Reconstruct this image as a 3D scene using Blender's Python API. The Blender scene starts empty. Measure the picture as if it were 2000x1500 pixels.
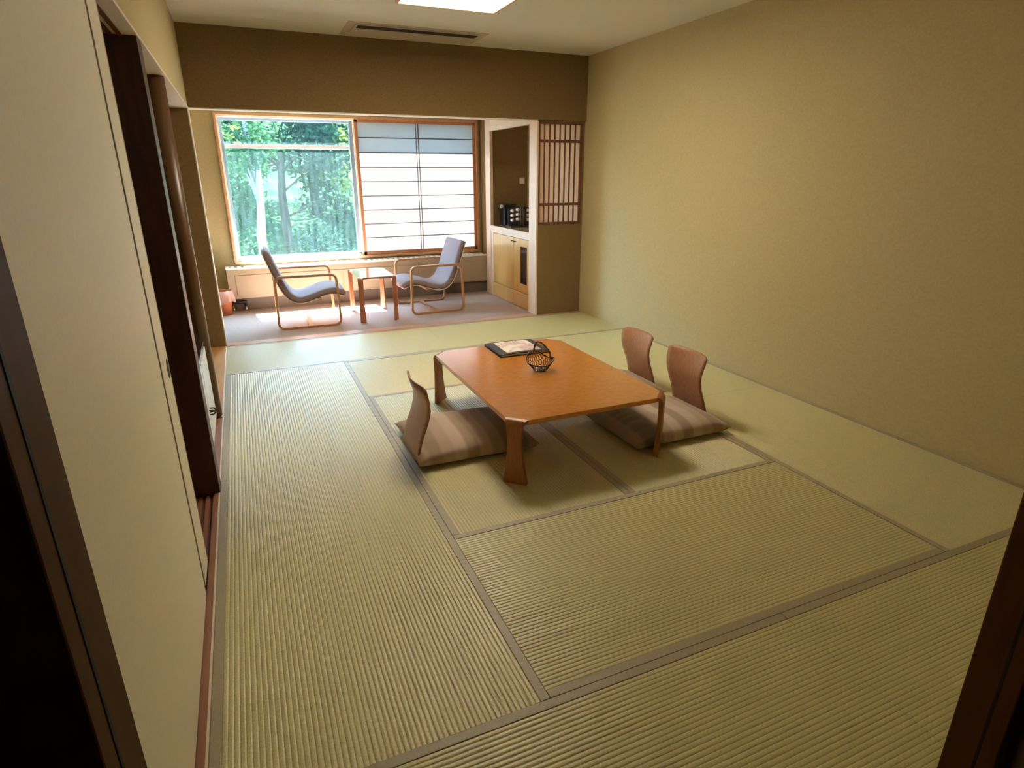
import bpy, bmesh, math, random
from mathutils import Vector, Matrix
random.seed(7)
S = bpy.context.scene
COL = S.collection

# ------------------------------------------------------------------ camera
cam_d = bpy.data.cameras.new('camera'); cam = bpy.data.objects.new('camera', cam_d); COL.objects.link(cam)
cam_d.sensor_width = 36.0; cam_d.lens = 1172.95 / 2000 * 36; cam_d.clip_start = 0.02; cam_d.clip_end = 200
Rm = Matrix(((0.916729, -0.399502, -0.002493), (-0.133952, -0.301485, -0.944015), (0.376384, 0.865739, -0.329894)))
r_, d_, f_ = Rm[0], Rm[1], Rm[2]
cam.matrix_world = Matrix(((r_[0], -d_[0], -f_[0], 0.2718), (r_[1], -d_[1], -f_[1], -0.2975), (r_[2], -d_[2], -f_[2], 1.4620), (0, 0, 0, 1)))
S.camera = cam
# ------------------------------------------------------------------ light + exposure
S.view_settings.view_transform = 'Standard'; S.view_settings.look = 'None'
S.view_settings.gamma = 1.0; S.view_settings.use_curve_mapping = False
S.view_settings.exposure = 3.85
W = bpy.data.worlds.new('sky'); S.world = W; W.use_nodes = True
bg = W.node_tree.nodes['Background']; bg.inputs[0].default_value = (0.42, 0.72, 1.0, 1); bg.inputs[1].default_value = 2.5
sd = bpy.data.lights.new('sun', 'SUN'); sd.energy = 15.0; sd.angle = 0.01; sd.color = (1.0, 0.98, 0.95)
sun = bpy.data.objects.new('sun', sd); COL.objects.link(sun)
sun.rotation_euler = Vector((0.13, -1.0, -1.85)).to_track_quat('-Z', 'Y').to_euler(); sun.location = (0, 14, 14)
S.cycles.diffuse_bounces = 8; S.cycles.max_bounces = 14; S.cycles.transparent_max_bounces = 24
S.cycles.sample_clamp_indirect = 6.0

# ------------------------------------------------------------------ materials
def mat(name, col, rough=0.6, col2=None, scale=20.0, stretch=(1, 1, 1), bump=0.0, bscale=None, spec=0.5, metal=0.0, detail=4.0, coat=0.0, lo=0.35, hi=0.65):
    m = bpy.data.materials.new(name); m.use_nodes = True
    nt = m.node_tree; b = nt.nodes['Principled BSDF']
    b.inputs['Base Color'].default_value = (*col, 1); b.inputs['Roughness'].default_value = rough
    b.inputs['Metallic'].default_value = metal; b.inputs['Specular IOR Level'].default_value = spec
    b.inputs['Coat Weight'].default_value = coat; b.inputs['Coat Roughness'].default_value = 0.12
    if col2 or bump:
        tc = nt.nodes.new('ShaderNodeTexCoord'); mp = nt.nodes.new('ShaderNodeMapping'); mp.inputs['Scale'].default_value = stretch
        nt.links.new(tc.outputs['Object'], mp.inputs[0])
        nz = nt.nodes.new('ShaderNodeTexNoise'); nz.inputs['Scale'].default_value = scale; nz.inputs['Detail'].default_value = detail
        nt.links.new(mp.outputs[0], nz.inputs['Vector'])
        if col2:
            cr = nt.nodes.new('ShaderNodeValToRGB'); cr.color_ramp.elements[0].position = lo; cr.color_ramp.elements[1].position = hi
            cr.color_ramp.elements[0].color = (*col, 1); cr.color_ramp.elements[1].color = (*col2, 1)
            nt.links.new(nz.outputs[0], cr.inputs[0]); nt.links.new(cr.outputs[0], b.inputs['Base Color'])
        if bump:
            bp = nt.nodes.new('ShaderNodeBump'); bp.inputs['Strength'].default_value = bump; bp.inputs['Distance'].default_value = 0.002
            src = nz
            if bscale:
                src = nt.nodes.new('ShaderNodeTexNoise'); src.inputs['Scale'].default_value = bscale; src.inputs['Detail'].default_value = 3
                nt.links.new(mp.outputs[0], src.inputs['Vector'])
            nt.links.new(src.outputs[0], bp.inputs['Height']); nt.links.new(bp.outputs[0], b.inputs['Normal'])
    return m

def trans(name, col, fac=0.5, tcol=None):
    m = bpy.data.materials.new(name); m.use_nodes = True; nt = m.node_tree; nt.nodes.clear()
    o = nt.nodes.new('ShaderNodeOutputMaterial'); mx = nt.nodes.new('ShaderNodeMixShader'); mx.inputs[0].default_value = fac
    d = nt.nodes.new('ShaderNodeBsdfDiffuse'); t = nt.nodes.new('ShaderNodeBsdfTranslucent')
    d.inputs[0].default_value = (*col, 1); t.inputs[0].default_value = (*(tcol or col), 1)
    nt.links.new(d.outputs[0], mx.inputs[1]); nt.links.new(t.outputs[0], mx.inputs[2]); nt.links.new(mx.outputs[0], o.inputs[0])
    return m, nt, d, t

def emis(name, col, st):
    m = bpy.data.materials.new(name); m.use_nodes = True; nt = m.node_tree; nt.nodes.clear()
    o = nt.nodes.new('ShaderNodeOutputMaterial'); e = nt.nodes.new('ShaderNodeEmission')
    e.inputs[0].default_value = (*col, 1); e.inputs[1].default_value = st
    nt.links.new(e.outputs[0], o.inputs[0]); return m

M = {}
M['wall'] = mat('khaki_wallpaper', (0.52, 0.43, 0.235), 0.9, (0.57, 0.475, 0.265), 90, bump=0.35, bscale=260, spec=0.2)
M['wall_far'] = mat('brown_backlit_wallpaper', (0.20, 0.128, 0.055), 0.9, (0.24, 0.155, 0.07), 90, bump=0.35, bscale=260, spec=0.2)  # brown walls; the header's backlit shade is put into this colour too
M['wall_cream'] = mat('cream_wallpaper', (0.38, 0.30, 0.165), 0.9, (0.42, 0.33, 0.18), 60, spec=0.2)
M['ceiling'] = mat('ceiling_paper', (0.66, 0.62, 0.52), 0.9, (0.71, 0.67, 0.57), 120, bump=0.3, bscale=300, spec=0.2)
M['panel'] = mat('fusuma_paper', (0.86, 0.81, 0.66), 0.6, (0.90, 0.85, 0.71), 140, (1, 1, 0.4), bump=0.15, bscale=300, spec=0.4)
M['dark_wood'] = mat('dark_brown_wood', (0.055, 0.020, 0.009), 0.45, (0.085, 0.032, 0.014), 14, (3, 3, 0.25), spec=0.4)
M['post_wood'] = mat('round_post_wood', (0.10, 0.045, 0.018), 0.35, (0.15, 0.07, 0.028), 14, (4, 4, 0.25))
M['jamb'] = mat('jamb_wood', (0.12, 0.045, 0.014), 0.6, (0.15, 0.058, 0.019), 16, (3, 3, 0.25), spec=0.12)
M['jamb_dark'] = mat('jamb_shadow_gap', (0.015, 0.008, 0.006), 0.7)  # near-black colour for the shade in jamb grooves and the panel gap
M['sill'] = mat('sill_wood', (0.27, 0.115, 0.065), 0.4, (0.36, 0.16, 0.09), 18, (4, 0.25, 4))
M['groove'] = mat('sill_groove', (0.12, 0.045, 0.025), 0.6)
M['light_strip'] = mat('pale_edge_wood', (0.78, 0.70, 0.58), 0.45)
M['tokonoma'] = mat('pale_floor_wood', (0.62, 0.32, 0.10), 0.35, (0.70, 0.38, 0.14), 10, (4, 0.3, 1))
M['thresh'] = mat('threshold_wood', (0.44, 0.22, 0.14), 0.3, (0.54, 0.29, 0.19), 14, (0.3, 4, 4))
M['tatami'] = mat('tatami_rush', (0.52, 0.47, 0.22), 0.40, (0.63, 0.575, 0.30), 160, (1, 1, 1), bump=0.15, bscale=420, spec=0.75, coat=0.3)
M['tatami'].node_tree.nodes['Principled BSDF'].inputs['Coat Roughness'].default_value = 0.40
M['heri'] = mat('tatami_border_cloth', (0.34, 0.29, 0.185), 0.45, (0.40, 0.34, 0.22), 300, bump=0.3, bscale=500, spec=0.8)
M['carpet'] = mat('mauve_carpet', (0.34, 0.27, 0.245), 0.8, (0.44, 0.355, 0.32), 120, bump=0.8, bscale=260, spec=0.35)
M['table'] = mat('orange_table_wood', (0.50, 0.175, 0.018), 0.22, (0.60, 0.235, 0.034), 26, (1.0, 6.0, 6.0), spec=0.6, coat=0.6)
M['table_leg'] = mat('table_leg_wood', (0.30, 0.10, 0.022), 0.35, (0.38, 0.14, 0.035), 26, (6, 6, 0.6))
M['bentwood'] = mat('walnut_bentwood', (0.36, 0.165, 0.085), 0.38, (0.44, 0.21, 0.115), 22, (6, 6, 0.5), spec=0.4, coat=0.08)
M['arm_wood'] = mat('armchair_bentwood', (0.38, 0.19, 0.085), 0.3, (0.46, 0.24, 0.11), 20, (3, 3, 3), coat=0.2)
M['red_wood'] = mat('side_table_wood', (0.34, 0.12, 0.05), 0.3, (0.42, 0.16, 0.07), 20, (3, 3, 1), coat=0.2)
M['red_top'] = mat('side_table_top', (0.30, 0.13, 0.08), 0.12, (0.36, 0.16, 0.10), 14, (4, 1, 1), spec=0.8, coat=0.8)
M['chair_fabric'] = mat('mauve_weave', (0.22, 0.165, 0.18), 0.9, (0.32, 0.25, 0.27), 340, bump=0.8, bscale=420, spec=0.3)
M['win_wood'] = mat('window_frame_wood', (0.52, 0.27, 0.14), 0.4, (0.60, 0.33, 0.18), 16, (3, 3, 3))
M['shoji_wood'] = mat('shoji_frame_wood', (0.42, 0.18, 0.085), 0.45, (0.50, 0.23, 0.12), 16, (3, 3, 3))
M['muntin'] = mat('shoji_muntin_wood', (0.16, 0.11, 0.08), 0.6)
M['alu'] = mat('grey_aluminium', (0.32, 0.38, 0.45), 0.35, spec=0.6, metal=0.3)
M['white_alu'] = mat('white_aluminium', (0.80, 0.86, 0.92), 0.4)
M['rad'] = mat('radiator_beige', (0.36, 0.285, 0.20), 0.5, (0.39, 0.31, 0.22), 4)
M['rad_dark'] = mat('radiator_kick_grey', (0.16, 0.13, 0.11), 0.7)
M['rad_trim'] = mat('radiator_white_trim', (0.82, 0.80, 0.74), 0.4)
M['maple'] = mat('maple_cabinet_wood', (0.60, 0.34, 0.10), 0.3, (0.66, 0.39, 0.13), 9, (5, 5, 0.5), spec=0.7, coat=0.4)
M['maple_frame'] = mat('pale_frame_wood', (0.72, 0.55, 0.42), 0.3, (0.78, 0.61, 0.48), 12, (4, 4, 0.4), spec=0.6, coat=0.3)
M['peach'] = mat('peach_board', (0.74, 0.58, 0.42), 0.6)
M['counter'] = mat('counter_wood', (0.46, 0.27, 0.14), 0.2, (0.54, 0.33, 0.18), 10, (4, 0.5, 1), spec=0.6, coat=0.4)
M['dark_glass'] = mat('smoked_glass', (0.03, 0.016, 0.012), 0.08, spec=0.8)
M['lattice'] = mat('lattice_wood', (0.13, 0.045, 0.022), 0.5, (0.17, 0.06, 0.03), 14, (3, 3, 0.4))
M['black'] = mat('black_plastic', (0.012, 0.012, 0.013), 0.3)
M['chrome'] = mat('chrome', (0.75, 0.75, 0.78), 0.15, metal=1.0)
M['iron'] = mat('dark_iron', (0.05, 0.03, 0.025), 0.4, metal=0.5)
M['white_lac'] = mat('white_lacquer', (0.80, 0.80, 0.80), 0.3, spec=0.6)
M['cab_top'] = mat('dark_cabinet_top', (0.05, 0.03, 0.025), 0.15, spec=0.7)
M['plate'] = mat('switch_plastic', (0.72, 0.66, 0.56), 0.4)
M['vent'] = mat('vent_painted_metal', (0.50, 0.42, 0.33), 0.6)
M['slot'] = mat('vent_dark_slot', (0.02, 0.014, 0.01), 0.8)
M['lampwood'] = mat('lamp_frame_wood', (0.62, 0.33, 0.16), 0.4, (0.70, 0.40, 0.20), 12, (3, 3, 3))
M['binder'] = mat('black_leatherette', (0.028, 0.024, 0.026), 0.35, (0.045, 0.038, 0.04), 120, bump=0.3, bscale=300)
M['page'] = mat('white_pages', (0.80, 0.78, 0.74), 0.6)
M['rattan'] = mat('brown_rattan', (0.055, 0.018, 0.012), 0.3, (0.09, 0.032, 0.02), 60, spec=0.6)
M['cloth_white'] = mat('white_folded_cloth', (0.80, 0.77, 0.72), 0.8)
M['bin'] = mat('terracotta_plastic', (0.50, 0.17, 0.08), 0.4)
M['hall'] = mat('hall_dark_wall', (0.035, 0.02, 0.014), 0.8)
M['lampglow'] = emis('lit_lamp_diffuser', (1.0, 0.87, 0.67), 2.65)
M['ext'] = mat('exterior_render', (0.6, 0.58, 0.52), 0.9)
M['ground'] = mat('hillside_grass', (0.005, 0.014, 0.008), 0.95, (0.016, 0.036, 0.018), 2.0, detail=6, spec=0.0)
M['bark'] = mat('bark', (0.02, 0.016, 0.012), 0.9, (0.035, 0.03, 0.022), 8, (3, 3, 0.4), spec=0.1)
M['bark_pale'] = mat('pale_birch_bark', (0.12, 0.12, 0.11), 0.8, (0.07, 0.07, 0.065), 5, (2, 2, 1.5))
M['leaf'] = trans('leaf_green', (0.018, 0.048, 0.022), 0.45, (0.024, 0.068, 0.024))[0]
M['leaf_b'] = trans('leaf_blue_green', (0.011, 0.029, 0.021), 0.4, (0.012, 0.037, 0.022))[0]
M['leaf_y'] = trans('leaf_yellow_green', (0.036, 0.060, 0.016), 0.5, (0.05, 0.085, 0.018))[0]
# shoji paper
M['paper'] = trans('shoji_paper', (0.66, 0.66, 0.66), 0.5, (0.39, 0.385, 0.38))[0]
M['paper_warm'] = trans('lattice_paper', (0.95, 0.80, 0.68), 0.65, (0.98, 0.84, 0.70))[0]
# thin clear plastic bag
def clear(name, col, fac, rough=0.15):
    m, nt, d, t = trans(name, col, 0.5)
    o = [n for n in nt.nodes if n.type == 'OUTPUT_MATERIAL'][0]; mx0 = [n for n in nt.nodes if n.type == 'MIX_SHADER'][0]
    tr = nt.nodes.new('ShaderNodeBsdfTransparent'); mx = nt.nodes.new('ShaderNodeMixShader'); mx.inputs[0].default_value = fac
    gl = nt.nodes.new('ShaderNodeBsdfGlossy'); gl.inputs['Roughness'].default_value = rough
    m2 = nt.nodes.new('ShaderNodeMixShader'); m2.inputs[0].default_value = 0.05
    nt.links.new(tr.outputs[0], mx.inputs[1]); nt.links.new(mx0.outputs[0], mx.inputs[2])
    nt.links.new(mx.outputs[0], m2.inputs[1]); nt.links.new(gl.outputs[0], m2.inputs[2])
    nt.links.new(m2.outputs[0], o.inputs[0]); return m, nt, mx
M['bag'] = clear('clear_plastic_bag', (0.9, 0.85, 0.85), 0.38)[0]
# window pane: water streaks and dust, plus washed-out haze painted in as a cyan veil
def glass_mat(name, f0, f1):
    m, nt, mx = clear(name, (0.55, 0.88, 0.90), 0.2, 0.02)
    tc = nt.nodes.new('ShaderNodeTexCoord'); mp = nt.nodes.new('ShaderNodeMapping'); mp.inputs['Scale'].default_value = (9, 1, 0.9)
    nz = nt.nodes.new('ShaderNodeTexNoise'); nz.inputs['Scale'].default_value = 3.0; nz.inputs['Detail'].default_value = 5
    mr = nt.nodes.new('ShaderNodeMapRange'); mr.inputs['From Min'].default_value = 0.3; mr.inputs['From Max'].default_value = 0.7
    mr.inputs['To Min'].default_value = f0; mr.inputs['To Max'].default_value = f1
    nt.links.new(tc.outputs['Object'], mp.inputs[0]); nt.links.new(mp.outputs[0], nz.inputs['Vector'])
    nt.links.new(nz.outputs[0], mr.inputs[0]); nt.links.new(mr.outputs[0], mx.inputs[0]); return m
M['glass_dust_veil'] = glass_mat('streaked_veil_glass', 0.004, 0.016)
M['glass_veil'] = glass_mat('veil_window_glass', 0.005, 0.014)

def bands(name, axis, freq, cols, rough=0.9, offs=0.0):
    m = bpy.data.materials.new(name); m.use_nodes = True; nt = m.node_tree; b = nt.nodes['Principled BSDF']
    b.inputs['Roughness'].default_value = rough; b.inputs['Specular IOR Level'].default_value = 0.25
    b.inputs['Sheen Weight'].default_value = 0.2
    tc = nt.nodes.new('ShaderNodeTexCoord'); sp = nt.nodes.new('ShaderNodeSeparateXYZ'); nt.links.new(tc.outputs['Object'], sp.inputs[0])
    ma = nt.nodes.new('ShaderNodeMath'); ma.operation = 'MULTIPLY_ADD'; ma.inputs[1].default_value = freq; ma.inputs[2].default_value = offs
    nt.links.new(sp.outputs[axis], ma.inputs[0])
    cr = nt.nodes.new('ShaderNodeValToRGB'); cr.color_ramp.interpolation = 'LINEAR'
    e = cr.color_ramp.elements
    n = len(cols)
    pts = []
    for i, c in enumerate(cols):
        pts += [(i / n + 0.012, c), ((i + 1) / n - 0.012, c)]
    e[0].position = pts[0][0]; e[0].color = (*pts[0][1], 1); e[1].position = pts[-1][0]; e[1].color = (*pts[-1][1], 1)
    for p_, c in pts[1:-1]:
        k = e.new(p_); k.color = (*c, 1)
    nt.links.new(ma.outputs[0], cr.inputs[0])
    nz = nt.nodes.new('ShaderNodeTexNoise'); nz.inputs['Scale'].default_value = 500
    bp = nt.nodes.new('ShaderNodeBump'); bp.inputs['Strength'].default_value = 0.5; bp.inputs['Distance'].default_value = 0.001
    nt.links.new(tc.outputs['Object'], nz.inputs['Vector']); nt.links.new(nz.outputs[0], bp.inputs['Height']); nt.links.new(bp.outputs[0], b.inputs['Normal'])
    nt.links.new(cr.outputs[0], b.inputs['Base Color']); return m
ca, cb, cc, cd, ce = (0.46, 0.34, 0.245), (0.36, 0.26, 0.175), (0.53, 0.41, 0.31), (0.40, 0.31, 0.23), (0.26, 0.215, 0.195)
M['cushion'] = bands('striped_zabuton_cloth', 0, 1.0 / 0.70, [ca, cb, ca, cc, cb, cc, cd, ce, ce, cd][::-1], offs=0.5)

def page_mat():
    m = bpy.data.materials.new('printed_menu_page'); m.use_nodes = True; nt = m.node_tree; b = nt.nodes['Principled BSDF']
    b.inputs['Roughness'].default_value = 0.4
    tc = nt.nodes.new('ShaderNodeTexCoord')
    v = nt.nodes.new('ShaderNodeTexVoronoi'); v.inputs['Scale'].default_value = 26; nz = nt.nodes.new('ShaderNodeTexNoise'); nz.inputs['Scale'].default_value = 13
    nt.links.new(tc.outputs['Object'], v.inputs['Vector']); nt.links.new(tc.outputs['Object'], nz.inputs['Vector'])
    cr = nt.nodes.new('ShaderNodeValToRGB'); cr.color_ramp.elements[0].position = 0.42; cr.color_ramp.elements[1].position = 0.62
    cr.color_ramp.elements[0].color = (0.82, 0.75, 0.68, 1); cr.color_ramp.elements[1].color = (0.60, 0.42, 0.42, 1)
    nt.links.new(nz.outputs[0], cr.inputs[0])
    cr2 = nt.nodes.new('ShaderNodeValToRGB'); cr2.color_ramp.elements[0].position = 0.1; cr2.color_ramp.elements[1].position = 0.3
    cr2.color_ramp.elements[0].color = (0.5, 0.42, 0.33, 1); cr2.color_ramp.elements[1].color = (1, 1, 1, 1)
    nt.links.new(v.outputs['Distance'], cr2.inputs[0])
    mx = nt.nodes.new('ShaderNodeMix'); mx.data_type = 'RGBA'; mx.blend_type = 'MULTIPLY'; mx.inputs[0].default_value = 1
    nt.links.new(cr.outputs[0], mx.inputs[6]); nt.links.new(cr2.outputs[0], mx.inputs[7]); nt.links.new(mx.outputs[2], b.inputs['Base Color'])
    return m
M['menu'] = page_mat()

# ------------------------------------------------------------------ mesh helpers
class MB:
    def __init__(s): s.v = []; s.f = []
    def add(s, vs, fs):
        n = len(s.v); s.v += [tuple(v) for v in vs]; s.f += [tuple(i + n for i in f) for f in fs]; return s
    def box(s, x0, x1, y0, y1, z0, z1):
        return s.add([(x0, y0, z0), (x1, y0, z0), (x1, y1, z0), (x0, y1, z0), (x0, y0, z1), (x1, y0, z1), (x1, y1, z1), (x0, y1, z1)],
                     [(0, 3, 2, 1), (4, 5, 6, 7), (0, 1, 5, 4), (1, 2, 6, 5), (2, 3, 7, 6), (3, 0, 4, 7)])
    def prism(s, poly, z0, z1):
        n = len(poly)
        return s.add([(x, y, z0) for x, y in poly] + [(x, y, z1) for x, y in poly],
                     [tuple(range(n - 1, -1, -1)), tuple(range(n, 2 * n))] + [(i, (i + 1) % n, n + (i + 1) % n, n + i) for i in range(n)])
    def grid(s, P, close_u=False, close_v=False):      # P[i][j]
        nu, nv = len(P), len(P[0]); vs = [p for row in P for p in row]; fs = []
        for i in range(nu if close_u else nu - 1):
            for j in range(nv if close_v else nv - 1):
                a, b = i, (i + 1) % nu; c, d = j, (j + 1) % nv
                fs.append((a * nv + c, b * nv + c, b * nv + d, a * nv + d))
        return s.add(vs, fs)
    def lathe(s, prof, c=(0, 0, 0), n=24, axis='z'):
        P = []
        for r, h in prof:
            row = []
            for k in range(n):
                a = 2 * math.pi * k / n; x, y = r * math.cos(a), r * math.sin(a)
                q = (x, y, h) if axis == 'z' else ((h, x, y) if axis == 'x' else (y, h, x))
                row.append((c[0] + q[0], c[1] + q[1], c[2] + q[2]))
            P.append(row)
        return s.grid(P, False, True)
    def sweep(s, path, sect, closed=False, up=(0, 0, 1), caps=True, scale=None):
        # sect: list of (side, up) offsets carried along the path
        n = len(path); P = []; up = Vector(up); pts = [Vector(p) for p in path]
        for i in range(n):
            a = pts[(i - 1) % n] if (closed or i > 0) else pts[i]; b = pts[(i + 1) % n] if (closed or i < n - 1) else pts[i]
            t = (b - a).normalized(); side = t.cross(up)
            if side.length < 1e-4: side = t.cross(Vector((1, 0, 0)))
            side.normalize(); u = side.cross(t).normalized(); k = scale[i] if scale else 1.0
            P.append([tuple(pts[i] + side * (q[0] * k) + u * (q[1] * k)) for q in sect])
        base = len(s.v); s.grid(P, closed, True)
        if caps and not closed:
            m = len(sect); s.f.append(tuple(base + j for j in range(m))); s.f.append(tuple(base + (n - 1) * m + j for j in range(m))[::-1])
        return s
    def tube(s, path, r, n=8, closed=False, up=(0, 0, 1), scale=None):
        return s.sweep(path, [(r * math.cos(2 * math.pi * k / n), r * math.sin(2 * math.pi * k / n)) for k in range(n)], closed, up, True, scale)
    def build(s, name, m, parent=None, bevel=0.0, smooth=False, sub=0, loc=None):
        me = bpy.data.meshes.new(name); me.from_pydata(s.v, [], s.f)
        bm = bmesh.new(); bm.from_mesh(me); bmesh.ops.recalc_face_normals(bm, faces=bm.faces); bm.to_mesh(me); bm.free()
        me.materials.append(M[m] if isinstance(m, str) else m)
        o = bpy.data.objects.new(name, me); COL.objects.link(o)
        if parent: o.parent = parent
        if loc: o.location = loc
        if smooth:
            me.polygons.foreach_set('use_smooth', [True] * len(me.polygons))
        if bevel:
            b = o.modifiers.new('bevel', 'BEVEL'); b.width = bevel; b.segments = 2; b.limit_method = 'ANGLE'; b.angle_limit = 0.7
        if sub:
            q = o.modifiers.new('sub', 'SUBSURF'); q.levels = sub; q.render_levels = sub
        return o

def tag(o, label=None, cat=None, group=None, kind=None):
    if label: o['label'] = label
    if cat: o['category'] = cat
    if group: o['group'] = group
    if kind: o['kind'] = kind
    return o
def thing(name, label, cat, loc=(0, 0, 0), rz=0.0, group=None):
    o = bpy.data.objects.new(name, None); COL.objects.link(o); o.location = loc; o.rotation_euler = (0, 0, rz)
    return tag(o, label, cat, group)
def struct(name, mb, m, bevel=0.0, label=None, **k):
    o = mb.build(name, m, bevel=bevel, **k); return tag(o, label, kind='structure')
def dup(root, loc, rz=None, label=None, group=None):
    def cp(o, par):
        c = o.copy(); COL.objects.link(c); c.parent = par
        for ch in list(o.children): cp(ch, c)
        return c
    r = cp(root, None); r.location = loc
    if rz is not None: r.rotation_euler = (0, 0, rz)
    if label: r['label'] = label
    if group: r['group'] = group
    return r
def arc2(cx, cy, r, a0, a1, n=6):
    return [(cx + r * math.cos(math.radians(a0 + (a1 - a0) * i / n)), cy + r * math.sin(math.radians(a0 + (a1 - a0) * i / n))) for i in range(n + 1)]
def rrect(x0, x1, y0, y1, r, n=6):
    return arc2(x1 - r, y1 - r, r, 0, 90, n) + arc2(x0 + r, y1 - r, r, 90, 180, n) + arc2(x0 + r, y0 + r, r, 180, 270, n) + arc2(x1 - r, y0 + r, r, 270, 360, n)

ZL, ZC, D, WX = 1.962, 2.565, 5.52, 3.639
YW = 7.30
# ------------------------------------------------------------------ room shell
struct('floor', MB().box(-0.9, WX, 0.0, D, -0.10, -0.032), 'sill')
struct('floor_hall', MB().box(-1.0, 1.9, -1.9, -0.055, -0.10, -0.0), 'hall')
struct('floor_veranda', MB().box(-0.30, WX, D + 0.12, YW, -0.10, -0.002), 'carpet')
struct('ceiling', MB().box(-0.13, WX, -0.12, D + 0.1, ZC, ZC + 0.1), 'ceiling')
struct('ceiling_veranda', MB().box(-0.42, WX + 0.1, D + 0.12, YW + 0.2, 2.20, 2.30), 'wall_cream')
struct('wall_right', MB().box(WX, WX + 0.12, -0.12, YW + 0.1, -0.1, ZC + 0.1), 'wall')
struct('wall_far_header', MB().box(0.0, WX, D, D + 0.12, ZL + 0.008, ZC), 'wall_far')  # same paper as the right wall, darkened in colour because backlit
struct('trim_1', MB().box(0.0, 3.09, D - 0.002, D + 0.122, ZL, ZL + 0.008), 'light_strip')
struct('wall_left_upper', MB().box(-0.13, 0.0, -0.12, D + 0.12, ZL + 0.012, ZC), 'wall')
struct('trim_2', MB().box(-0.13, 0.003, -0.02, D, ZL, ZL + 0.012), 'light_strip')
struct('wall_left_return', MB().box(-0.8, -0.006, D, D + 0.14, -0.03, 2.20), 'wall_far')
struct('trim_3', MB().box(-0.006, 0.001, D - 0.001, D + 0.141, 0.0, ZL), 'light_strip')
struct('wall_left_alcove', MB().box(-0.92, -0.80, -0.1, D + 0.14, -0.1, 2.35), 'wall_far')
struct('ceiling_alcove', MB().box(-0.80, -0.13, 0.0, D, ZL + 0.02, ZL + 0.1), 'peach')
struct('wall_near_left', MB().box(-0.13, 0.150, -0.12, 0.0, 0.0, ZC), 'wall')
struct('wall_near_right', MB().box(1.02, WX, -0.12, 0.0, 0.0, ZC), 'wall')
struct('wall_near_header', MB().box(0.150, 1.02, -0.12, 0.0, 2.03, ZC), 'wall')
struct('wall_hall_left', MB().box(-1.06, -1.0, -1.9, -0.12, 0, 2.4), 'hall')
struct('wall_hall_right', MB().box(1.9, 1.96, -1.9, -0.12, 0, 2.4), 'hall')
struct('wall_hall_back', MB().box(-1.0, 1.9, -1.96, -1.9, 0, 2.4), 'hall')
struct('wall_hall_side', MB().box(-1.0, -0.13, -0.17, -0.12, 0, 2.4), 'hall')
struct('ceiling_hall', MB().box(-1.0, 1.9, -1.96, -0.12, 2.4, 2.45), 'hall')
# window wall of the veranda and its left side
mw = MB()
mw.box(-0.42, 0.150, YW, YW + 0.16, -0.1, 2.25); mw.box(3.095, WX, YW, YW + 0.16, -0.1, 2.25)
mw.box(0.150, 3.095, YW, YW + 0.16, -0.1, 0.52); mw.box(0.150, 3.095, YW, YW + 0.16, 2.075, 2.25)
struct('wall_window', mw, 'wall_cream')
struct('wall_veranda_left', MB().box(-0.42, -0.30, D + 0.14, YW, -0.1, 2.25), 'wall_cream')
struct('wall_veranda_right', MB().box(3.145, WX, 7.06, YW, -0.1, 2.25), 'wall_far')
# outside eave that shades the two top rows of the shoji
struct('roof_eave', MB().box(-1.2, 4.6, YW + 0.16, YW + 0.50, 2.60, 2.80), 'ext')
struct('wall_outside_upper', MB().box(-1.2, 4.6, YW + 0.16, YW + 0.24, 2.25, 2.60), 'ext')

# partition wall with the lattice opening
pw = MB(); PY0, PY1 = 5.545, 5.66
pw.box(3.1125, WX, PY0, PY1, 0.0, 0.955); pw.box(3.1125, WX, PY0, PY1, ZL - 0.012, ZL + 0.008)
pw.box(3.615, WX, PY0, PY1, 0.955, ZL - 0.012)
struct('wall_partition', pw, 'wall_far')

# threshold between tatami and carpet
struct('trim_4', MB().box(-0.006, 3.10, D, D + 0.12, -0.03, 0.003), 'thresh', 0.002)
struct('trim_5', MB().box(3.10, WX, D, PY0, -0.03, 0.0), 'thresh')

# left sill with sliding grooves
sl = MB().box(-0.030, -0.007, 0.0, 3.68, -0.03, 0.004)
for a, b in ((-0.062, -0.046), (-0.094, -0.078), (-0.16, -0.108)): sl.box(a, b, 0.0, 2.63, -0.03, 0.002)
sl.box(-0.115, -0.030, 2.76, 3.68, -0.03, 0.003)
struct('trim_6', sl, 'sill')
struct('trim_7', MB().box(-0.16, -0.030, 0.0, 2.63, -0.03, -0.008), 'groove')
struct('trim_8', MB().box(-0.007, 0.0, 0.0, D, -0.03, 0.004), 'light_strip')
# head track above the closet opening
tr = MB()
for a, b in ((-0.062, -0.046), (-0.094, -0.078), (-0.13, -0.108)): tr.box(a, b, 0.0, 2.64, ZL - 0.006, ZL - 0.0005)
struct('trim_9', tr, 'jamb')

# door frame round the camera: jambs, groove shade put on as dark strips
def jamb(name, x, s):
    mb = MB()
    mb.box(min(x, x - s * 0.035), max(x, x - s * 0.035), -0.030, -0.0005, 0.0, 2.03)
    mb.box(min(x, x - s * 0.035), max(x, x - s * 0.035), -0.120, -0.036, 0.0, 2.03)
    return struct(name, mb, 'jamb', 0.001)
struct('door_1', MB().box(0.15, 0.186, -0.0525, -0.0005, 0, 2.03), 'jamb', 0.0015)
struct('door_1_groove_shade', MB().box(0.1855, 0.1864, -0.0355, -0.0325, 0, 2.03), 'jamb_dark')
struct('door_2', MB().box(0.985, 1.02, -0.0525, -0.0005, 0, 2.03), 'jamb', 0.0015)
struct('door_2_groove_shade', MB().box(0.9846, 0.9855, -0.0355, -0.0325, 0, 2.03), 'jamb_dark')
struct('trim_10', MB().box(0.186, 0.985, -0.055, 0.0, -0.03, 0.0), 'jamb')

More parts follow.
